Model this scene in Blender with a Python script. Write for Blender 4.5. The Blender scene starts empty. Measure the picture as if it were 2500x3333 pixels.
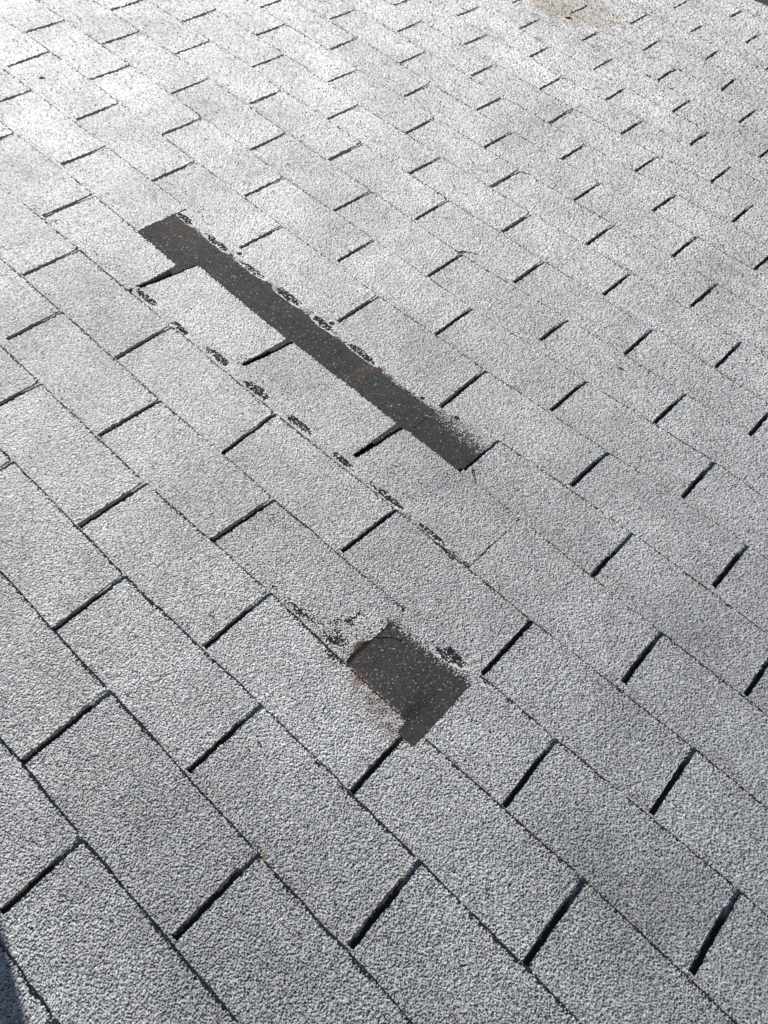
import bpy, math
import numpy as np
from mathutils import Matrix, Vector

# ------------------------------------------------------------------ frame
# roof coordinates: u runs along a course, v runs down the slope, w is up off the roof
TAB = 0.1524            # half a tab
EXP = 0.1367559         # course exposure
DRIFT = 0.0131772       # sideways creep of each course
THK = 0.0040            # build-up per layer
PITCH = math.radians(12)
cp, sp = math.cos(PITCH), math.sin(PITCH)
ROOF = Matrix(((1, 0, 0, 0), (0, cp, sp, 0), (0, -sp, cp, 0), (0, 0, 0, 1)))
CAM = (0.47167, 0.11962, 1.09809)
CR = ((0.731765, 0.667467, 0.137868), (0.609784, -0.550812, -0.569885), (-0.30444, 0.501092, -0.810076))
FOC = 1.0               # focal length over frame width
SUN_EL, SUN_AZ = math.radians(28), math.radians(-18)

scene = bpy.context.scene
col = scene.collection
# ------------------------------------------------------------------ camera
cam = bpy.data.cameras.new('camera'); camo = bpy.data.objects.new('camera', cam); col.objects.link(camo)
cam.sensor_fit = 'HORIZONTAL'; cam.sensor_width = 36; cam.lens = 36 * FOC
cam.clip_start = 0.02; cam.clip_end = 500
M = Matrix.Identity(4)
for i in range(3):
    M[i][0] = CR[0][i]; M[i][1] = -CR[1][i]; M[i][2] = -CR[2][i]; M[i][3] = CAM[i]
camo.matrix_world = ROOF @ M
scene.camera = camo
# ------------------------------------------------------------------ sky, sun, exposure
S = ROOF.to_3x3() @ Vector((math.cos(SUN_EL) * math.cos(SUN_AZ), math.cos(SUN_EL) * math.sin(SUN_AZ), math.sin(SUN_EL)))
world = bpy.data.worlds.new('World'); scene.world = world; world.use_nodes = True
wn = world.node_tree; bg = wn.nodes['Background']
sky = wn.nodes.new('ShaderNodeTexSky'); sky.sky_type = 'NISHITA'; sky.sun_disc = False
sky.sun_elevation = math.asin(S.z); sky.sun_rotation = math.atan2(S.x, S.y)
wn.links.new(sky.outputs[0], bg.inputs[0]); bg.inputs[1].default_value = 0.05
sun = bpy.data.lights.new('sun', 'SUN'); suno = bpy.data.objects.new('sun', sun); col.objects.link(suno)
sun.energy = 4.2; sun.angle = math.radians(0.53); sun.color = (1.0, 0.985, 0.955)
suno.rotation_euler = S.to_track_quat('Z', 'Y').to_euler()
scene.view_settings.view_transform = 'Standard'; scene.view_settings.look = 'None'
scene.view_settings.gamma = 1; scene.view_settings.exposure = -0.02
scene.cycles.max_bounces = 4; scene.cycles.diffuse_bounces = 3

# ------------------------------------------------------------------ measured slots
# course, half-tab index, offsets in mm of the slot's upper end (u, v) and of its open end (u, v)
TABLE = "0,1,-9,9,-10,-12;1,0,-8,-10,-9,-6;1,2,-3,-5,-2,-7;2,-1,-6,-5,-9,-12;2,1,-9,-1,-9,-4;2,3,-4,0,-6,0;3,-2,5,-8,7,-13;3,0,3,-2,1,-3;3,2,6,0,4,-6;3,4,7,2,7,2;4,-5,10,7,10,-10;4,-3,8,-8,12,-13;4,-1,3,-6,11,-10;4,3,9,2,6,0;4,5,11,10,11,9;5,-6,8,-5,9,-7;5,-2,14,-12,7,-10;5,0,-1,2,5,-4;5,2,2,0,3,-2;5,4,7,10,6,7;6,-7,4,1,7,-5;6,-5,8,-8,21,26;6,-3,10,29,29,14;6,-1,11,29,19,17;6,1,4,34,4,12;6,3,7,19,5,7;7,-8,2,7,4,-3;7,-6,1,-6,4,-7;7,0,2,24,3,-5;7,2,0,13,1,8;8,-11,3,16,0,10;8,-9,2,8,2,3;8,-7,6,-2,7,-7;8,-5,10,-5,11,-12;8,-3,14,-6,14,-15;8,-1,10,-25,8,-10;8,1,0,12,4,2;8,3,2,23,4,17;9,-12,9,16,10,9;9,-10,1,13,1,7;9,-8,3,1,4,-2;9,-6,10,-2,11,-10;9,-4,11,1,12,-12;9,-2,8,-9,8,-16;9,0,1,6,4,-3;9,2,1,21,2,14;10,-11,0,16,0,10;10,-9,1,8,-3,6;10,-7,11,1,9,-5;10,-5,11,-6,13,-10;10,-3,10,-12,10,-22;10,-1,3,22,6,-9;10,1,2,11,4,4;11,-12,-14,19,-13,8;11,-10,-22,15,-25,10;11,-8,-16,13,-15,-3;11,-6,-11,1,-10,-7;11,-4,-11,-5,-12,-13;11,-2,-14,-2,-15,-14;12,-11,-22,19,-26,18;12,-9,-20,15,-19,5;12,-7,-11,-1,-10,-8;12,-5,-13,-7,-10,-14;12,-3,-12,-3,-10,-17;12,-1,-16,0,-16,-10;13,-10,-17,15,-17,5;13,-8,-13,10,-11,-1;13,-6,-7,-5,-8,-11;13,-4,-11,-7,-8,-15;13,-2,-12,-6,-12,-10;13,0,-19,9,-18,2;14,-9,-6,11,-8,3;14,-7,-2,5,-3,-9;14,-5,-1,-8,0,-12;14,-3,-3,-5,-2,-9;14,-1,-9,6,-10,-1;15,-10,-8,16,-5,5;15,-8,-3,4,-2,-4;15,-6,0,-4,3,-14;15,-4,0,-5,0,-13;15,-2,-8,-2,-4,-8;16,-9,-4,15,-5,3;16,-7,3,5,5,-13;16,-5,4,-6,3,-10;16,-3,-2,-2,-1,-12;16,-1,-5,12,-6,8;17,-8,1,10,5,-3;17,-6,8,-1,7,-11;17,-4,3,-3,2,-14;17,-2,0,4,-1,1;18,-9,-2,12,-1,-1;18,-7,4,4,2,-10;18,-5,2,-3,0,-18;18,-3,-2,-1,-3,-13;19,-8,3,3,2,-5;19,-6,6,-7,6,-16;19,-4,3,-6,2,-19;20,-7,8,0,6,-16;20,-5,7,-6,3,-12;20,-3,3,0,2,0;21,-8,5,0,5,-7;21,-6,5,0,0,-7;21,-4,4,4,-4,-4;22,-7,7,3,4,-2;22,-5,3,15,-2,7;23,-6,3,24,4,-1;24,-7,4,7,-3,12;24,-5,-1,17,-3,13;25,-6,-3,22,2,-5"
meas = {}
for r in TABLE.split(';'):
    a = [int(q) for q in r.split(',')]
    meas[(a[0], a[1])] = np.array(a[2:], float) / 1000
SPECIAL = {(6, -5), (6, -3), (6, -1), (6, 1), (7, 0), (7, -6), (8, -1)}
mk = [q for q in meas if q not in SPECIAL]
mka = np.array(mk, float); mva = np.array([meas[q] for q in mk])


def slot(k, n):
    """(u, v) of the closed upper end and of the open lower end of a slot"""
    if (k, n) in meas:
        r = meas[(k, n)]
    else:
        d2 = (mka[:, 0] - k) ** 2 * 6 + (mka[:, 1] - n) ** 2 * 0.35
        w = 1 / (d2 + 0.05) ** 2
        r = (mva * w[:, None]).sum(0) / w.sum()
    u0 = n * TAB + k * DRIFT
    return (np.array((u0 + r[0], k * EXP + r[1])), np.array((u0 + r[2], (k + 1) * EXP + r[3])))


# ------------------------------------------------------------------ numpy noise
def h2(i, j, s):
    x = (i.astype(np.int64) * 374761393 + j.astype(np.int64) * 668265263 + s * 1442695041) & 0xFFFFFFFF
    x = ((x ^ (x >> 13)) * 1274126177) & 0xFFFFFFFF
    x = ((x ^ (x >> 16)) * 2246822519) & 0xFFFFFFFF
    return ((x ^ (x >> 15)) & 0xFFFFFF) / float(0x1000000)


def vnoise(u, v, f, s=0):
    x, y = u * f, v * f
    i, j = np.floor(x), np.floor(y)
    a, b = x - i, y - j
    a, b = a * a * (3 - 2 * a), b * b * (3 - 2 * b)
    return ((h2(i, j, s) * (1 - a) + h2(i + 1, j, s) * a) * (1 - b) + (h2(i, j + 1, s) * (1 - a) + h2(i + 1, j + 1, s) * a) * b) * 2 - 1


def sstep(a, b, x):
    t = np.clip((x - a) / (b - a), 0, 1)
    return t * t * (3 - 2 * t)


def granules(u, v, c, s=5):
    """nearest granule of a jittered lattice: its random number, second random number, distance in cells"""
    x, y = u / c, v / c
    i0, j0 = np.floor(x), np.floor(y)
    best = np.full(x.shape, 9.0); g = np.zeros(x.shape); g2 = np.zeros(x.shape)
    for di in (-1, 0, 1):
        for dj in (-1, 0, 1):
            i, j = i0 + di, j0 + dj
            dx = i + 0.15 + 0.7 * h2(i, j, s) - x
            dy = j + 0.15 + 0.7 * h2(i, j, s + 1) - y
            d = dx * dx + dy * dy
            m = d < best
            best = np.where(m, d, best)
            g = np.where(m, h2(i, j, s + 2), g); g2 = np.where(m, h2(i, j, s + 3), g2)
    return g, g2, np.sqrt(best)


def und(u, v):
    return 0.0022 * vnoise(u, v, 1.6, 11) + 0.0009 * vnoise(u, v, 5.5, 12)


def inpoly(u, v, poly):
    r = np.zeros(u.shape, bool)
    for (x0, y0), (x1, y1) in zip(poly, poly[1:] + poly[:1]):
        c = ((y0 > v) != (y1 > v)) & (u < (x1 - x0) * (v - y0) / (y1 - y0 + 1e-12) + x0)
        r ^= c
    return r


def dpoly(u, v, poly, closed=True):
    d = np.full(u.shape, 9.0)
    nx = poly[1:] + poly[:1] if closed else poly[1:]
    for (x0, y0), (x1, y1) in zip(poly, nx):
        ex, ey = x1 - x0, y1 - y0
        t = np.clip(((u - x0) * ex + (v - y0) * ey) / (ex * ex + ey * ey + 1e-12), 0, 1)
        d = np.minimum(d, np.hypot(u - x0 - t * ex, v - y0 - t * ey))
    return d


# water mark near the eave
STAIN = [(-1.12, 2.90), (-1.083, 2.824), (-1.040, 2.793), (-0.973, 2.771), (-0.904, 2.757), (-0.852, 2.782), (-0.813, 2.858),
         (-0.783, 2.932), (-0.775, 2.985), (-0.80, 3.03), (-0.88, 3.05), (-0.97, 3.09), (-1.06, 3.06), (-1.12, 2.98)]
# places where granules have worn thin: u, v, radius u, radius v, strength
WEAR = [(-0.95, 0.83, .12, .03, .30), (-0.78, 0.83, .20, .035, .32), (-0.62, 0.845, .10, .05, .2), (-1.02, 0.70, .06, .02, .25), (-0.82, .69, .10, .025, .25),
        (-0.30, 0.85, .25, .02, .26), (0.10, .865, .30, .022, .34), (0.20, 0.845, .08, .05, .22), (-0.05, .885, .12, .02, .2),
        (0.175, .575, .035, .06, .6), (0.13, .56, .10, .018, .55), (0.215, .64, .02, .03, .5), (.30, .668, .10, .010, .35), (0.05, .555, .16, .012, .3),
        (-0.45, .56, .2, .02, .12), (0.50, .42, .2, .012, .3), (0.42, .415, .1, .02, .2), (.62, .41, .12, .012, .28),
        (-0.25, .70, .3, .03, .08), (-0.05, 1.055, .06, .012, .4), (.05, 1.06, .05, .03, .25), (-.45, .965, .3, .008, .1),
        (-1.1, 1.0, .2, .02, .12), (.36, .50, .02, .02, .3),
        (.165, .600, .008, .045, .8), (.185, .595, .010, .030, .8), (.150, .575, .010, .03, .6), (.10, .556, .08, .006, .9), (.165, .556, .04, .008, .9), (.195, .60, .012, .02, .8),
        (-.30, .868, .30, .007, .35), (.05, .895, .20, .010, .38), (.12, .93, .10, .016, .22), (-.05, .90, .03, .02, .3), (.19, .885, .03, .03, .3), (-.52, .862, .10, .008, .3),
        (-1.0, .715, .10, .012, .35), (-.95, .845, .16, .012, .30), (-.62, .70, .2, .012, .12), (.44, .455, .14, .018, .22), (.36, .565, .03, .02, .25)]
RUST = [(.285, .530, .045, .016, .9), (.245, .537, .02, .014, .9), (.33, .515, .03, .010, .6), (.204, .574, .008, .014, .9), (.216, .575, .008, .02, .4),
        (.060, 1.040, .018, .009, .3), (.075, 1.055, .012, .008, .35), (.02, 1.065, .02, .008, .2), (-.06, 1.05, .02, .008, .25)]


def blob(u, v, L):
    r = np.zeros(u.shape)
    for a, b, ru, rv, s in L:
        q = ((u - a) / ru) ** 2 + ((v - b) / rv) ** 2
        m = q < 6
        if m.any():
            r = np.maximum(r, np.where(m, s * np.exp(-q), 0))
    return r


# ------------------------------------------------------------------ materials
def nodes(name):
    m = bpy.data.materials.new(name); m.use_nodes = True
    nt = m.node_tree
    return m, nt, nt.nodes['Principled BSDF']


def rgb(c):
    return (c[0], c[1], c[2], 1)


def granule_material():
    m, nt, b = nodes('mineral_granules')
    N, L = nt.nodes, nt.links

    def math_(op, x, y=None, clamp=False):
        n = N.new('ShaderNodeMath'); n.operation = op; n.use_clamp = clamp
        for s, val in ((0, x), (1, y)):
            if val is None: continue
            if isinstance(val, (int, float)): n.inputs[s].default_value = val
            else: L.new(val, n.inputs[s])
        return n.outputs[0]

    def mix(f, a, c):
        n = N.new('ShaderNodeMix'); n.data_type = 'RGBA'
        if isinstance(f, (int, float)): n.inputs[0].default_value = f
        else: L.new(f, n.inputs[0])
        for s, val in ((6, a), (7, c)):
            if isinstance(val, tuple): n.inputs[s].default_value = rgb(val)
            else: L.new(val, n.inputs[s])
        return n.outputs[2]
    at = N.new('ShaderNodeAttribute'); at.attribute_name = 'gran'
    ad = N.new('ShaderNodeAttribute'); ad.attribute_name = 'dirt'
    sa = N.new('ShaderNodeSeparateColor'); L.new(at.outputs['Color'], sa.inputs[0])
    sd = N.new('ShaderNodeSeparateColor'); L.new(ad.outputs['Color'], sd.inputs[0])
    gr, gap, head = sa.outputs
    wear, rust, stain = sd.outputs
    ramp = N.new('ShaderNodeValToRGB'); cr = ramp.color_ramp; cr.interpolation = 'LINEAR'
    e = cr.elements
    e[0].position = 0.0; e[0].color = (.10, .10, .105, 1)
    e[1].position = 1.0; e[1].color = (.86, .86, .85, 1)
    for p, c in ((.04, .14), (.09, .36), (.25, .54), (.6, .70), (.85, .80)):
        q = e.new(p); q.color = (c, c, c * .995, 1)
    L.new(gr, ramp.inputs[0])
    geo = N.new('ShaderNodeNewGeometry')
    ns = N.new('ShaderNodeTexNoise'); ns.inputs['Scale'].default_value = 650; ns.inputs['Detail'].default_value = 2
    L.new(geo.outputs['Position'], ns.inputs['Vector'])
    big = N.new('ShaderNodeTexNoise'); big.inputs['Scale'].default_value = 5; big.inputs['Detail'].default_value = 5
    L.new(geo.outputs['Position'], big.inputs['Vector'])
    k = math_('ADD', math_('MULTIPLY', ns.outputs['Fac'], .55), .72)
    k = math_('MULTIPLY', k, math_('ADD', math_('MULTIPLY', big.outputs['Fac'], .3), .85))
    k = math_('MULTIPLY', k, at.outputs['Alpha'])
    hs = N.new('ShaderNodeVectorMath'); hs.operation = 'SCALE'
    L.new(ramp.outputs[0], hs.inputs[0]); L.new(k, hs.inputs['Scale'])
    prime = hs.outputs[0]
    gapf = math_('MULTIPLY', math_('SUBTRACT', gap, .50, True), 5.5, True)
    prime = mix(gapf, prime, (.05, .05, .052))
    # headlap: fine dark granules with a few pale grains
    hk = N.new('ShaderNodeValToRGB'); h = hk.color_ramp.elements
    h[0].position = .0; h[0].color = (.044, .044, .045, 1)
    h[1].position = 1.0; h[1].color = (.60, .60, .58, 1)
    for p, c in ((.5, .072), (.88, .098), (.935, .11), (.96, .42)):
        q = hk.color_ramp.elements.new(p); q.color = (c, c, c * .99, 1)
    L.new(gr, hk.inputs[0])
    hd = N.new('ShaderNodeVectorMath'); hd.operation = 'SCALE'
    L.new(hk.outputs[0], hd.inputs[0]); L.new(k, hd.inputs['Scale'])
    c = mix(head, prime, hd.outputs[0])
    bare = math_('MULTIPLY', math_('SUBTRACT', wear, gr), 7.0, True)
    c = mix(bare, c, (.035, .034, .033))
    c = mix(math_('MULTIPLY', rust, .75), c, (.24, .135, .07))
    tint = N.new('ShaderNodeMix'); tint.data_type = 'RGBA'; tint.blend_type = 'MULTIPLY'
    L.new(stain, tint.inputs[0]); L.new(c, tint.inputs[6]); tint.inputs[7].default_value = (.60, .49, .36, 1)
    L.new(tint.outputs[2], b.inputs['Base Color'])
    b.inputs['Roughness'].default_value = .9
    b.inputs['Specular IOR Level'].default_value = .25
    b.inputs['Diffuse Roughness'].default_value = 1.0
    return m


def simple(name, c, rough=.8, noise=0, var=.3, metal=0, spec=.4, bump=0):
    m, nt, b = nodes(name)
    b.inputs['Roughness'].default_value = rough; b.inputs['Metallic'].default_value = metal
    b.inputs['Specular IOR Level'].default_value = spec
    b.inputs['Base Color'].default_value = rgb(c)
    if noise:
        g = nt.nodes.new('ShaderNodeNewGeometry')
        n = nt.nodes.new('ShaderNodeTexNoise'); n.inputs['Scale'].default_value = noise; n.inputs['Detail'].default_value = 6
        nt.links.new(g.outputs['Position'], n.inputs['Vector'])
        r = nt.nodes.new('ShaderNodeValToRGB')
        r.color_ramp.elements[0].position = .3; r.color_ramp.elements[1].position = .7
        r.color_ramp.elements[0].color = rgb([q * (1 - var) for q in c]); r.color_ramp.elements[1].color = rgb([q * (1 + var) for q in c])
        nt.links.new(n.outputs['Fac'], r.inputs[0]); nt.links.new(r.outputs[0], b.inputs['Base Color'])
        if bump:
            p = nt.nodes.new('ShaderNodeBump'); p.inputs['Strength'].default_value = bump; p.inputs['Distance'].default_value = .002
            nt.links.new(n.outputs['Fac'], p.inputs['Height']); nt.links.new(p.outputs[0], b.inputs['Normal'])
    return m


GRAN = granule_material()
EDGE = simple('asphalt_edge', (.050, .043, .036), .85, 900, .5)
FELT = simple('black_felt', (.03, .03, .032), .9, 60, .3)
TAR = simple('sealant_tar', (.02, .02, .02), .6, 700, .5)
STEEL = simple('weathered_zinc', (.42, .43, .44), .5, 40, .15, .6)
RUSTY = simple('rusty_nail_steel', (.10, .045, .035), .7, 400, .5)
BLACKNAIL = simple('dark_nail_steel', (.03, .025, .025), .6, 400, .4)
PAVE = simple('grey_paving', (.085, .085, .085), .9, 2.5, .35)
LEAF = simple('dry_leaf', (.10, .085, .03), .7, 300, .4)
STRAW = simple('straw', (.42, .30, .14), .7, 300, .3)
TWIG = simple('twig_bark', (.05, .04, .03), .85, 300, .4)


# ------------------------------------------------------------------ objects
def tag(o, label=None, cat=None, group=None, kind=None):
    if label: o['label'] = label
    if cat: o['category'] = cat
    if group: o['group'] = group
    if kind: o['kind'] = kind
    return o


def empty(name, uvw):
    o = bpy.data.objects.new(name, None); o.empty_display_size = .05
    col.objects.link(o); o.matrix_world = ROOF @ Matrix.Translation(uvw)
    return o


def link(name, me, parent=None, origin=(0, 0, 0)):
    o = bpy.data.objects.new(name, me); col.objects.link(o)
    if parent is not None:
        o.parent = parent
    else:
        o.matrix_world = ROOF @ Matrix.Translation(origin)
    return o


def raw_mesh(name, V, quads, mats, mat_idx=None, gran=None, dirt=None):
    me = bpy.data.meshes.new(name)
    nv, nq = len(V), len(quads)
    me.vertices.add(nv); me.vertices.foreach_set('co', np.ascontiguousarray(V, np.float32).ravel())
    me.loops.add(nq * 4); me.loops.foreach_set('vertex_index', np.ascontiguousarray(quads, np.int32).ravel())
    me.polygons.add(nq); me.polygons.foreach_set('loop_start', np.arange(0, nq * 4, 4, dtype=np.int32))
    for q in mats: me.materials.append(q)
    if mat_idx is not None: me.polygons.foreach_set('material_index', mat_idx.astype(np.int32))
    for nm, A in (('gran', gran), ('dirt', dirt)):
        if A is None: continue
        at = me.attributes.new(nm, 'FLOAT_COLOR', 'POINT')
        at.data.foreach_set('color', np.ascontiguousarray(A, np.float32).ravel())
    me.update(calc_edges=True)
    return me


def py_mesh(name, V, F, mat, smooth=False):
    me = bpy.data.meshes.new(name); me.from_pydata([tuple(v) for v in V], [], F); me.materials.append(mat)
    if smooth:
        me.polygons.foreach_set('use_smooth', [True] * len(me.polygons))
    me.update()
    return me


def base_z(k, v):
    return THK * (v / EXP - k)


def spacing(u, v):
    r = math.sqrt((u - CAM[0]) ** 2 + (v - CAM[1]) ** 2 + CAM[2] ** 2)
    return min(max(0.00080, 0.00072 * r), 0.0040)


def sheet(name, parent, origin, U, V, z, thick, h, k, rows_fine=None, head_edge=None, wear_shade=None, soft=None, tone=1.0, skirt=True):
    """a granule-covered sheet: U, V, z are 2-D arrays in roof coordinates; skirt gives it its thickness"""
    nj, ni = U.shape
    c = max(0.0019, 1.7 * h)
    g, g2, d = granules(U, V, c)
    body = np.sqrt(np.clip(1 - (d / .66) ** 2, 0, 1))
    A = 1.7 * c
    hgt = A * body * (.15 + .85 * g2) - .35 * A
    if rows_fine is not None:
        hgt = hgt * rows_fine
    # dark headlap above the ragged end of the coloured granules
    head = np.zeros(U.shape)
    if head_edge is not None:
        q = V - head_edge - .004 * vnoise(U, V, 22, 31) - .003 * vnoise(U, V, 70, 32)
        p = sstep(.010, -.007, q) if soft is None else sstep(soft, -soft, q)
        head = (g2 < p).astype(float) * np.where(p > 0, 1, 0)
        hgt = (hgt + .35 * A) * (1 - .84 * head) - .35 * A * (1 - head)
    wear = .03 * np.clip(vnoise(U, V, 9, 21), 0, 1) + .02 * vnoise(U, V, 30, 22) + blob(U, V, WEAR) * (.75 + .5 * vnoise(U, V, 60, 23))
    if wear_shade is not None: wear = wear + wear_shade
    wear = np.clip(wear, 0, 1)
    hgt = hgt * np.where(g < wear, .25, 1)
    rust = blob(U, V, RUST) * np.clip(.8 + .6 * vnoise(U, V, 120, 41), 0, 1)
    # streaks of grit left on the bare strip below the lost joints
    for a in (-.525, -.215, -.20):
        w = np.exp(-((U - a - .35 * (V - 1.01) - 2.5 * (V - 1.01) ** 2 - .006 * vnoise(U, V, 30, 47)) / .0055) ** 2) * np.clip(.75 + .7 * vnoise(U, V, 90, 48), 0, 1) * (np.abs(V - 1.01) < .05) * head
        rust = np.maximum(rust, (.18 if a < -.5 else .42) * w)
    rust = np.maximum(rust, .16 * head * np.exp(-((U + .78) / .05) ** 2) * np.exp(-((V - 1.03) / .03) ** 2))
    # rain line one course above the eave
    lv = 25.93 * EXP
    rust = np.maximum(rust, .42 * np.exp(-((V - lv - .008) / .012) ** 2) * np.clip(.6 + .6 * vnoise(U, V, 14, 44), 0, 1))
    rust = np.maximum(rust, .22 * np.exp(-((V - lv - .06) / .018) ** 2) * np.clip(vnoise(U, V, 9, 45) + .4, 0, 1))
    st = np.zeros(U.shape)
    if V.max() > 2.6 and V.min() < 3.2 and U.min() < -.6:
        wob = .015 * vnoise(U, V, 18, 51)
        ins = inpoly(U + wob, V + wob, STAIN); dd = dpoly(U + wob, V + wob, STAIN)
        east = sstep(-.92, -.80, U)
        st = np.where(ins, .42 + .2 * vnoise(U, V, 12, 52) + .12 * vnoise(U, V, 45, 54) + (.15 + .6 * east) * np.exp(-dd / .04) * sstep(0, .5, vnoise(U, V, 9, 53) + .4), 0) * sstep(0, .022, dd + .008 * vnoise(U, V, 60, 55))
        st = np.clip(st, 0, 1)
    P = np.stack([U, V, z + hgt], -1).reshape(-1, 3)
    idx = np.arange(ni * nj).reshape(nj, ni)
    Q = np.stack([idx[:-1, :-1], idx[:-1, 1:], idx[1:, 1:], idx[1:, :-1]], -1).reshape(-1, 4)
    gran = np.stack([g, d, head, np.full_like(g, tone) * (1 + .10 * vnoise(U, V, 7, 25) + .07 * vnoise(U, V, 26, 26))], -1).reshape(-1, 4)
    dirt = np.stack([wear, rust, st, np.ones_like(g)], -1).reshape(-1, 4)
    mi = np.zeros(len(Q), np.int32)
    if skirt:
        ring = np.concatenate([idx[0, :-1], idx[:-1, -1], idx[-1, :0:-1], idx[:0:-1, 0]])
        low = P[ring].copy(); low[:, 2] = (z.reshape(-1)[ring]) - thick
        n0 = len(P); m = len(ring)
        P = np.concatenate([P, low]); gran = np.concatenate([gran, gran[ring]]); dirt = np.concatenate([dirt, dirt[ring]])
        a = np.arange(m); b2 = (a + 1) % m
        SQ = np.stack([ring[b2], ring[a], n0 + a, n0 + b2], -1)
        Q = np.concatenate([Q, SQ]); mi = np.concatenate([mi, np.ones(m, np.int32)])
    P = P - np.array(origin)
    me = raw_mesh(name, P, Q, [GRAN, EDGE], mi, gran, dirt)
    return link(name, me, parent, origin)


def bilinear(TL, TR, BL, BR, ni, nj):
    a = np.linspace(0, 1, ni)[None, :, None]; b = np.linspace(0, 1, nj)[:, None, None]
    G = (TL * (1 - a) + TR * a) * (1 - b) + (BL * (1 - a) + BR * a) * b
    return G[..., 0], G[..., 1], np.broadcast_to(a[..., 0], (nj, ni)), np.broadcast_to(b[..., 0], (nj, ni))


# courses 6, 7: corners as the photograph shows them (lower left, lower right)
CORNER = {(6, -7): (None, (-.682, .945)), (6, -5): ((-.654, .978), (-.368, .969)), (6, -3): ((-.350, .971), (-.065, .972)),
          (6, -1): ((-.048, .972), (.237, .971))}


def sag(k, u, v, s):
    """course 6 sinks where the shingle under it is gone"""
    if k != 6: return 0 * u
    return -.85 * THK * sstep(.05, .45, s) * sstep(-.86, -.70, u) * sstep(.13, .06, u)


def half_width(k, n):
    r = float(h2(np.array([k]), np.array([n]), 77)[0])
    w = .0040 + .0013 * r
    if (k, n) == (6, 1): w = .0011
    if (k, n) == (4, 1): w = .0002
    if (k, n) in ((24, -7),): w = .003
    return w


def make_tab(k, n, parent, origin):
    (l0, l1), (r0, r1) = slot(k, n), slot(k, n + 2)
    wl, wr = half_width(k, n), half_width(k, n + 2)
    X = np.array((1.0, 0.0))
    TL, TR, BL, BR = l0 + wl * X, r0 - wr * X, l1 + wl * X, r1 - wr * X
    if (k, n) in CORNER:
        a, b = CORNER[(k, n)]
        if a: BL = np.array(a)
        if b: BR = np.array(b)
    if (k, n) == (4, 1):                     # only its right-hand part is left
        TL = np.array((.3712, TL[1])); BL = np.array((.3702, BL[1]))
    cu, cv = (TL + BR) / 2
    h = spacing(cu, cv)
    ni = max(8, int(np.linalg.norm(TR - TL) / h)); nj = max(6, int(np.linalg.norm(BL - TL) / h))
    U, V, a, b = bilinear(TL, TR, BL, BR, ni, nj)
    # cut edges are never quite straight
    ea = sstep(.06, 0, a) - sstep(.94, 1, a)
    U = U + .0009 * (sstep(.05, 0, a) + sstep(.95, 1, a)) * vnoise(U, V, 120, 61) * np.minimum(1, b * 8)
    eb = sstep(.90, 1, b)
    V = V + eb * (.0011 * vnoise(U, V, 25, 62) + .0008 * vnoise(U, V, 140, 63))
    # corners of old tabs are a little rounded
    rc = .004 if (k, n) != (6, -1) else .010
    L0 = np.linalg.norm(TR - TL)
    for e in (a * L0, (1 - a) * L0):
        V = V - eb * np.where(e < rc, rc - np.sqrt(np.clip(rc * rc - (rc - e) ** 2, 0, None)), 0) * .8
    if (k, n) == (4, -1):                    # torn lower corner
        U = U - sstep(.86, 1, a) * (.013 * np.exp(-((V - .580) / .013) ** 2) + .004 * np.exp(-((V - .556) / .010) ** 2)) * (1 + .3 * vnoise(U, V, 150, 65))
    rn = h2(np.array([k, k, k]), np.array([n, n + 100, n + 200]), 91)
    lift = (.0009 * rn[0] + .0006 * (rn[1] - .5) * (a - .5) * 2) * b ** 2
    z = base_z(k, V) + und(U, V) + sag(k, U, V, b) + lift
    hb = np.linalg.norm(BL - TL)
    edge = np.minimum((1 - b) * hb, 9)
    side = np.minimum(a, 1 - a) * L0
    ew = max(.0032, .95 * h)
    wear = 1.25 * np.exp(-edge / ew) * np.clip(.85 + .5 * vnoise(U, V, 16, 72), .3, 1) + .5 * np.exp(-side / .0016)  # bare asphalt rim, widened so its dark also paints the butt edge's shadow line
    wear = wear + .16 * np.exp(-edge / .010) * np.clip(vnoise(U, V, 20, 71) * 2, 0, 1) * (rn[2] > .3)
    return sheet('tab', parent, origin, U, V, z, THK * .93, h, k, wear_shade=wear, tone=.96 + .09 * float(h2(np.array([k]), np.array([n]), 123)[0]))


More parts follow.
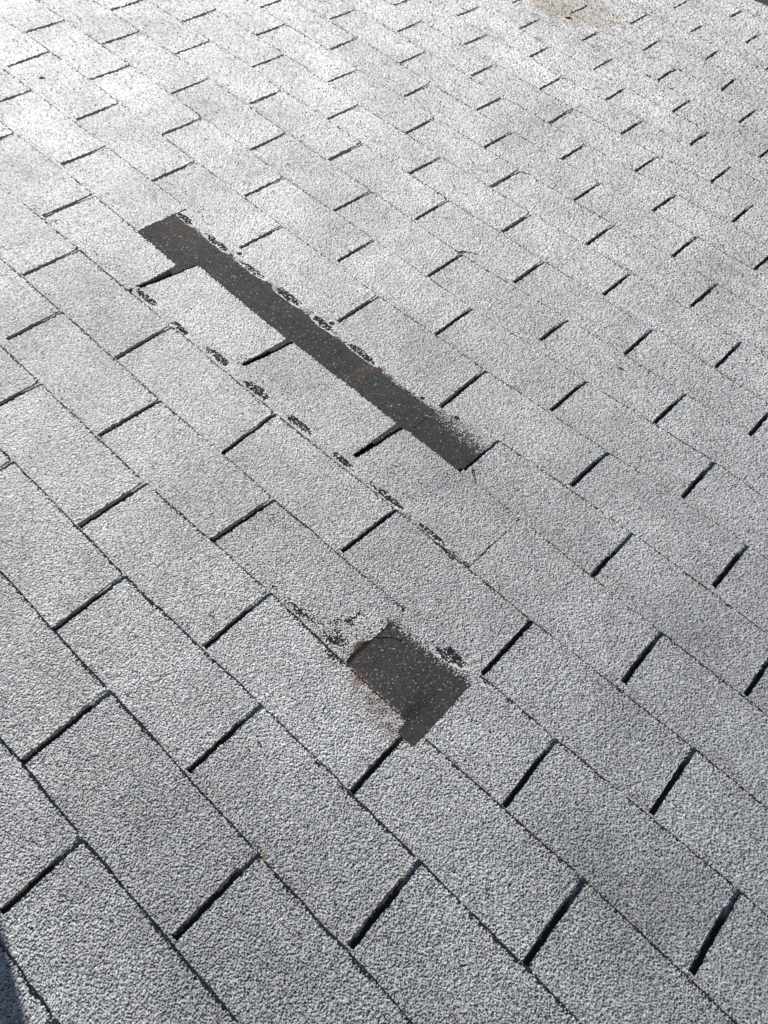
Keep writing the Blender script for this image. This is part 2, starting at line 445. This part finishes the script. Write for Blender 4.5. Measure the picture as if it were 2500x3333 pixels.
def make_headlap(k, n0, parent, origin):
    """the strip above the tabs: pale granules just above the slots, dark above that"""
    N = [n0, n0 + 2, n0 + 4, n0 + 6]
    pts = [slot(k, n)[0] for n in N]
    w0 = w1 = .0006
    pts[0] = pts[0] + np.array((w0, 0)); pts[-1] = pts[-1] - np.array((w1, 0))
    pu = np.array([p[0] for p in pts]); pv = np.array([p[1] for p in pts])
    h = spacing(pu.mean(), pv.mean())
    if k == 5 and n0 == -4: h = spacing(.25, .6)
    ni = int((pu[-1] - pu[0]) / h)
    full = (k == 8 and n0 in (-7, -1)) or (k == 5 and n0 == -4)
    H = EXP * 1.22
    fine = H if full else .034
    b = np.arange(0, fine, h)
    if not full: b = np.concatenate([b, np.arange(fine, H, .016)])
    uu = np.linspace(pu[0], pu[-1], ni)
    vv = np.interp(uu, pu, pv)
    U = np.broadcast_to(uu[None, :], (len(b), ni)).copy()
    V = vv[None, :] - b[:, None]
    Bm = np.broadcast_to(b[:, None], V.shape)
    z = base_z(k, V) + und(U, V) + sag(k, U, V, np.zeros_like(U))
    edge = (vv * 0 + np.polyval(np.polyfit(pu, pv, 1), uu))[None, :] - .037 + 0 * V
    soft = None
    if k == 8: soft = .009 + .028 * sstep(-.06, .02, U)
    if k == 8: edge = 1.0600 + .004 * np.sin(U * 9) + 0 * V + np.where(U > -.05, .001 - .012 * sstep(-.02, .09, U), 0)
    rows = None if full else (Bm < fine - .002).astype(float)
    if k == 5 and n0 == -4:
        # this corner of the headlap has worked its way out over the course above
        cut = .5185 + .012 * sstep(.335, .30, U)
        keep = np.maximum(V, cut)
        V = np.where(U > .2, keep, V)
        up = 1.06 * THK * sstep(.2035, .217, U) * (1 - sstep(.675, .698, V))
        up = up + THK * 1.45 * sstep(.318, .350, U) * sstep(.630, .552, V)
        z = base_z(k, V) + und(U, V) + up
        cr = np.exp(-(np.abs(V - (.607 + .75 * (U - .205) + .004 * vnoise(U, V, 60, 81))) / .0016) ** 2) * (U > .2) * (U < .245)
        z = z - .0025 * cr
        edge = .657 + .006 * vnoise(U, V, 14, 82) + 0 * V
        soft = .014 + 0 * V
    o = sheet('headlap', parent, origin, U[::-1], V[::-1], z[::-1], THK * .93, h, k, rows_fine=None if rows is None else rows[::-1], head_edge=edge[::-1], soft=None if soft is None else soft[::-1])
    return o


def sealant_dab(k, u, v, ru, rv, parent, origin, ang=0.0, drop=0.0):
    h = max(.0011, spacing(u, v) * .9)
    ni, nj = int(2.6 * ru / h), max(6, int(2.6 * rv / h))
    a, b = np.meshgrid(np.linspace(-1.3, 1.3, ni), np.linspace(-1.3, 1.3, nj))
    U = u + a * ru - b * rv * ang; V = v + b * rv + a * ru * ang
    q = np.abs(a) ** 2.6 + np.abs(b) ** 2.6 + .35 * vnoise(U, V, 60, 101) + .25 * vnoise(U, V, 170, 102)
    z = base_z(k, V) + und(U, V) + sag(k, U, V, (V - k * EXP) / EXP) + .0016 * (1 - np.clip(q, 0, 2.2)) + .0007 - drop
    c = max(.0022, 1.3 * h)
    g, g2, d = granules(U, V, c, 17)
    z = z + .0007 * np.sqrt(np.clip(1 - (d / .7) ** 2, 0, 1)) * g2
    P = np.stack([U, V, z], -1).reshape(-1, 3) - np.array(origin)
    idx = np.arange(ni * nj).reshape(nj, ni)
    Q = np.stack([idx[:-1, :-1], idx[:-1, 1:], idx[1:, 1:], idx[1:, :-1]], -1)
    Q = Q[(q[:-1, :-1] < 1.5)].reshape(-1, 4)
    gran = np.stack([.2 + .8 * g, d, 0 * g, 1 + 0 * g], -1).reshape(-1, 4)
    wear = np.clip(.90 - .5 * sstep(.3, 1.2, q), 0, 1)
    dirt = np.stack([wear, 0 * g, 0 * g, 1 + 0 * g], -1).reshape(-1, 4)
    me = raw_mesh('sealant_dab', P, Q, [GRAN], None, gran, dirt)
    return link('sealant_dab', me, parent, origin)


# ------------------------------------------------------------------ which shingles the photograph shows
def project(u, v):
    x = np.array((u, v, 0)) - np.array(CAM)
    c = np.array(CR) @ x
    return c[0] / c[2] * FOC + .5, c[1] / c[2] * FOC * .75 + .5, c[2]


def in_view(k, n0, m=0.0):
    hit = 0; left = 9
    for a in np.linspace(0, 6, 25):
        for b in (.05, .35, .65, .95):
            X, Y, Z = project((n0 + a) * TAB + k * DRIFT, (k + b) * EXP)
            if Z > .1 and -m < X < 1 + m and -m < Y < 1 + m:
                hit += 1; left = min(left, X)
    return hit, left


ORD = ['', 'first', 'second', 'third', 'fourth', 'fifth', 'sixth', 'seventh', 'eighth', 'ninth', 'tenth', 'eleventh', 'twelfth']


def course_phrase(k):
    if k < 7:
        d = 7 - k
        return 'in the row along the near side of the bare strip' if d == 1 else '%s row nearer than the bare strip' % ORD[d - 1]
    if k == 7: return 'in the same row as the bare strip'
    if k == 8: return 'along the far side of the bare strip'
    if k <= 15: return '%s row beyond the bare strip' % ORD[k - 8 + 1]
    if k == 26: return 'in the row along the far eave'
    return '%s row in from the far eave' % ORD[27 - k]


SPECIAL_LABEL = {
    (6, -5): 'slipped grey shingle with black sealant dashes along its near edge',
    (8, -7): 'shingle with its dark upper half laid bare as the long strip',
    (8, -1): 'shingle at the right end of the dark strip, its bare corner rusty',
    (5, -4): 'shingle whose bare corner is the square dark patch',
    (4, 3): 'grey shingle just right of the square dark patch in the same row',
    (4, -3): 'grey shingle frayed at its torn corner, just left of the square dark patch',
}
PLACE = {1: ['alone in its row'], 2: ['left of two', 'right of two'], 3: ['left of three', 'middle of three', 'right of three'],
         4: ['leftmost of four', 'second from left', 'third from left', 'rightmost of four']}


def build_shingle(k, n0, label, seen):
    (a, _), (b, _) = slot(k, n0), slot(k, n0 + 6)
    mid = (a + b) / 2
    origin = (float(mid[0]), float(mid[1] + EXP / 2), 0.0)
    if len(label.split()) > 16: label = label.replace('in the row along the near side of the bare strip', 'touching the bare strip\'s near side')
    root = empty('roof_shingle', origin)
    tag(root, label, 'shingle', 'grey three-tab shingles covering the roof')
    make_headlap(k, n0, root, origin)
    for i in (0, 2, 4):
        t = make_tab(k, n0 + i, root, origin)
        if (k, n0 + i) == (4, -1): t['label'] = 'frayed tab with a broken lower corner'
        if (k, n0 + i) == (4, 1): t['label'] = 'half tab left beside the dark patch'
    return root, origin


roots = {}
for k in range(-1, 27):
    row = []
    j = 1 - k
    for q in range(-6, 4):
        n0 = j + 6 * q
        if k == 7 and n0 == -6: continue                       # the shingle that blew off
        hit, left = in_view(k, n0)
        near, _ = in_view(k, n0, .10)
        if near: row.append((n0, hit, left))
    row.sort()
    vis = [r for r in row if r[1]]
    for n0, hit, left in row:
        if (k, n0) in SPECIAL_LABEL: lab = SPECIAL_LABEL[(k, n0)]
        elif hit:
            i = [r[0] for r in vis].index(n0)
            lab = 'grey shingle, %s, %s' % (course_phrase(k), PLACE[len(vis)][i] if len(vis) in PLACE else '%s from left' % ORD[i + 1])
        else:
            lab = 'shingle outside the %s edge, %s' % ('left' if n0 < (vis[0][0] if vis else 0) else 'right', course_phrase(k))
        roots[(k, n0)] = build_shingle(k, n0, lab, hit)

# sealant showing where shingles slipped or are gone
r6, o6 = roots[(6, -5)]
for u, v, ru, rv in ((-.639, .825, .034, .009), (-.524, .819, .028, .008), (-.412, .825, .036, .009), (-.301, .823, .034, .010), (-.186, .824, .033, .009),
                     (-.069, .823, .032, .0075), (.038, .824, .040, .008), (.147, .824, .036, .0055)):
    sealant_dab(6, u, v + .003, ru, rv, r6, o6)
r8, o8 = roots[(8, -7)]
for u, v, ru, rv in ((-.797, 1.060, .028, .009), (-.690, 1.060, .042, .0095), (-.575, 1.060, .040, .009), (-.462, 1.061, .045, .011), (-.352, 1.058, .036, .010), (-.238, 1.057, .040, .009)):
    sealant_dab(8, u, v + .001, ru, rv, r8, o8)
r5, o5 = roots[(5, -4)]
sealant_dab(5, .318, .668, .03, .010, r5, o5, .25, -.0044)


# ------------------------------------------------------------------ nails
def nail(u, v, k, r, mat, label, up=0.0):
    o = (u, v, base_z(k, v) + float(und(np.array([u]), np.array([v]))[0]) + up)
    root = empty('roofing_nail', o)
    tag(root, label, 'nail', 'nail heads exposed on the shingles')
    V, F = [], []
    n = 14
    prof = [(0, .0013), (r * .7, .0012), (r, .0007), (r, .0002), (r * .4, -.0002)]
    V.append((0, 0, prof[0][1]))
    for rr, zz in prof[1:]:
        for i in range(n):
            w = 1 + .12 * math.sin(i * 2.3 + u * 90)
            V.append((rr * w * math.cos(i * math.tau / n), rr * w * math.sin(i * math.tau / n), zz))
    for i in range(n): F.append((0, 1 + i, 1 + (i + 1) % n))
    for s in range(3):
        for i in range(n):
            a, b = 1 + s * n + i, 1 + s * n + (i + 1) % n
            F.append((a, a + n, b + n, b))
    link('nail_head', py_mesh('nail_head', V, F, mat), root)
    V = []; F = []
    for zz in (-.0001, -.02):
        for i in range(8): V.append((.0015 * math.cos(i * math.tau / 8), .0015 * math.sin(i * math.tau / 8), zz))
    for i in range(8): F.append((i, i + 8, (i + 1) % 8 + 8, (i + 1) % 8))
    link('nail_shank', py_mesh('nail_shank', V, F, mat), root)


nail(-.630, 1.075, 8, .0052, RUSTY, 'rusty nail head near the left end of the long bare strip', .0012)
nail(-.341, 1.073, 8, .0052, RUSTY, 'dark red nail head halfway along the long bare strip, above a slot', .0012)
nail(.006, 1.072, 8, .0052, RUSTY, 'red rusted nail head by the right end of the long bare strip', .0012)
nail(-.074, 1.060, 8, .0042, BLACKNAIL, 'small black nail head beside the thin joint crossing the bare strip', .001)
nail(.315, .676, 5, .0055, BLACKNAIL, 'dark nail head at the far edge of the square dark patch', .0058)


# ------------------------------------------------------------------ litter
def on_roof(u, v):
    k = int(math.floor(v / EXP))
    return (u, v, base_z(k, v) + float(und(np.array([u]), np.array([v]))[0]) + .001)


def leaf(u, v, ln, wd, ang, mat, label):
    o = on_roof(u, v); V, F = [], []
    n = 9
    for i in range(n):
        t = i / (n - 1); x = (t - .5) * ln; w = wd * math.sin(math.pi * min(1, t * 1.05 + .02)) ** .8 * .5
        zc = .0008 + .0016 * math.sin(t * 3) + .001
        for s, dz in ((-1, .0012), (0, 0), (1, .0016)):
            V.append((x * math.cos(ang) - s * w * math.sin(ang), x * math.sin(ang) + s * w * math.cos(ang), zc + dz))
    for i in range(n - 1):
        for s in (0, 1):
            a = i * 3 + s; F.append((a, a + 1, a + 4, a + 3))
    me = py_mesh('dry_leaf', V, F, mat, True)
    ob = link('dry_leaf', me, None, o)
    sm = ob.modifiers.new('thick', 'SOLIDIFY'); sm.thickness = .0004
    tag(ob, label, 'leaf')


def twig(pts, r, label, name='twig'):
    o = on_roof(*pts[0]); V, F = [], []
    P = [Vector((a - o[0], b - o[1], on_roof(a, b)[2] - o[2] + .0015 + .001 * (i % 2))) for i, (a, b) in enumerate(pts)]
    n = 6
    for i, p in enumerate(P):
        t = (P[min(i + 1, len(P) - 1)] - P[max(i - 1, 0)]).normalized(); s = t.cross(Vector((0, 0, 1))).normalized()
        rr = r * (1 - .6 * i / len(P))
        for q in range(n):
            an = q * math.tau / n
            V.append(p + (s * math.cos(an) + Vector((0, 0, 1)) * math.sin(an)) * rr)
    for i in range(len(P) - 1):
        for q in range(n):
            a, b = i * n + q, i * n + (q + 1) % n
            F.append((a, b, b + n, a + n))
    F.append(tuple(range(n - 1, -1, -1))); F.append(tuple(range((len(P) - 1) * n, len(P) * n)))
    ob = link(name, py_mesh(name, V, F, TWIG, True), None, o)
    tag(ob, label, 'twig')


def unproject(X, Y):
    """a point of the roof seen at pixel X, Y of the 2500 x 3333 photograph"""
    r = np.array(CR).T @ np.array(((X - 1250) / 2500, (Y - 1666.5) / 2500, 1.0))
    l = -CAM[2] / r[2]
    return CAM[0] + r[0] * l, CAM[1] + r[1] * l


twig([unproject(*p) for p in ((1541, 1535), (1543, 1555), (1549, 1575), (1556, 1597))], .0011, 'thin dark twig lying just past the right end of the bare strip')
twig([unproject(*p) for p in ((1500, 833), (1515, 829), (1532, 831), (1536, 829))], .0016, 'short dark twig at the top of a slot right of the bare strip')
leaf(*unproject(2020, 1213), .011, .006, .3, LEAF, 'small olive leaf fragment lying on a bare grey tab at the right')
leaf(*unproject(1553, 834), .007, .004, 1.2, STRAW, 'tiny tan leaf scrap beside the short dark twig')
leaf(*unproject(858, 2800), .010, .004, -.9, STRAW, 'straw-coloured scrap caught at a slot mouth in the lower left')
leaf(*unproject(140, 264), .016, .010, .8, TWIG, 'small dark brown scrap on a pale tab at the upper left')
leaf(*unproject(1851, 67), .026, .016, .4, TWIG, 'dark scrap lying in the tan water stain')
leaf(*unproject(850, 2436), .005, .004, .4, TWIG, 'tiny black crumb on a plain tab in the lower left')


# ------------------------------------------------------------------ roof body and surroundings
def box(V, F, x0, x1, y0, y1, z0, z1):
    s = len(V)
    V += [(x, y, z) for z in (z0, z1) for y in (y0, y1) for x in (x0, x1)]
    F += [tuple(s + i for i in f) for f in ((0, 2, 3, 1), (4, 5, 7, 6), (0, 1, 5, 4), (2, 6, 7, 3), (0, 4, 6, 2), (1, 3, 7, 5))]


V, F = [], []
box(V, F, -7, 6, -3, 26.96 * EXP, -.05, -2.2 * THK)
tag(link('roof_deck', py_mesh('roof_deck', V, F, FELT)), kind='structure')

# zinc drip edge under the last course
V, F = [], []
prof = [(26.2 * EXP, -2.1 * THK), (27.0 * EXP, -2.1 * THK), (27.05 * EXP, -.014), (27.03 * EXP, -.05), (27.01 * EXP, -.05), (27.02 * EXP, -.016), (26.98 * EXP, -2.1 * THK - .0015), (26.2 * EXP, -2.1 * THK - .0015)]
for x in (-7, 6):
    for y, zz in prof: V.append((x, y, zz))
n = len(prof)
for i in range(n): F.append((i, (i + 1) % n, n + (i + 1) % n, n + i))
tag(link('drip_edge', py_mesh('drip_edge', V, F, STEEL)), 'thin grey metal drip edge along the far roof edge in the top right corner', 'drip edge')

g = 40
me = py_mesh('ground', [(-g, -g, -3.6), (g, -g, -3.6), (g, g, -3.6), (-g, g, -3.6)], [(0, 1, 2, 3)], PAVE)
go = bpy.data.objects.new('ground', me); col.objects.link(go); tag(go, kind='structure')


# unseen square block, added just outside the frame to throw the corner shadow
def shadow_caster():
    d = Vector((math.cos(SUN_AZ), math.sin(SUN_AZ), 0)); s = Vector((d.y, -d.x, 0))
    a = Vector((.149, .004, 0)) + d * .90
    o = a + s * .15 + d * .15
    root = empty('shadow_caster', (o.x, o.y, 0))
    tag(root, 'unseen grey metal block added outside the lower edge to cast the corner shadow', 'roof vent')
    def prism(name, z0, z1, w0, w1):
        V = []
        for z, w in ((z0, w0), (z1, w1)):
            for i, j in ((-1, -1), (1, -1), (1, 1), (-1, 1)):
                p = d * (i * w) + s * (j * w); V.append((p.x, p.y, z))
        F = [(3, 2, 1, 0), (4, 5, 6, 7)] + [(i, (i + 1) % 4, (i + 1) % 4 + 4, i + 4) for i in range(4)]
        me = py_mesh(name, V, F, STEEL)
        ob = link(name, me, root); bv = ob.modifiers.new('bevel', 'BEVEL'); bv.width = .004; bv.segments = 2
    prism('caster_foot', .004, .008, .24, .24)
    prism('caster_body', .0085, .62, .15, .15)
    prism('caster_top', .6205, .70, .149, .06)
shadow_caster()
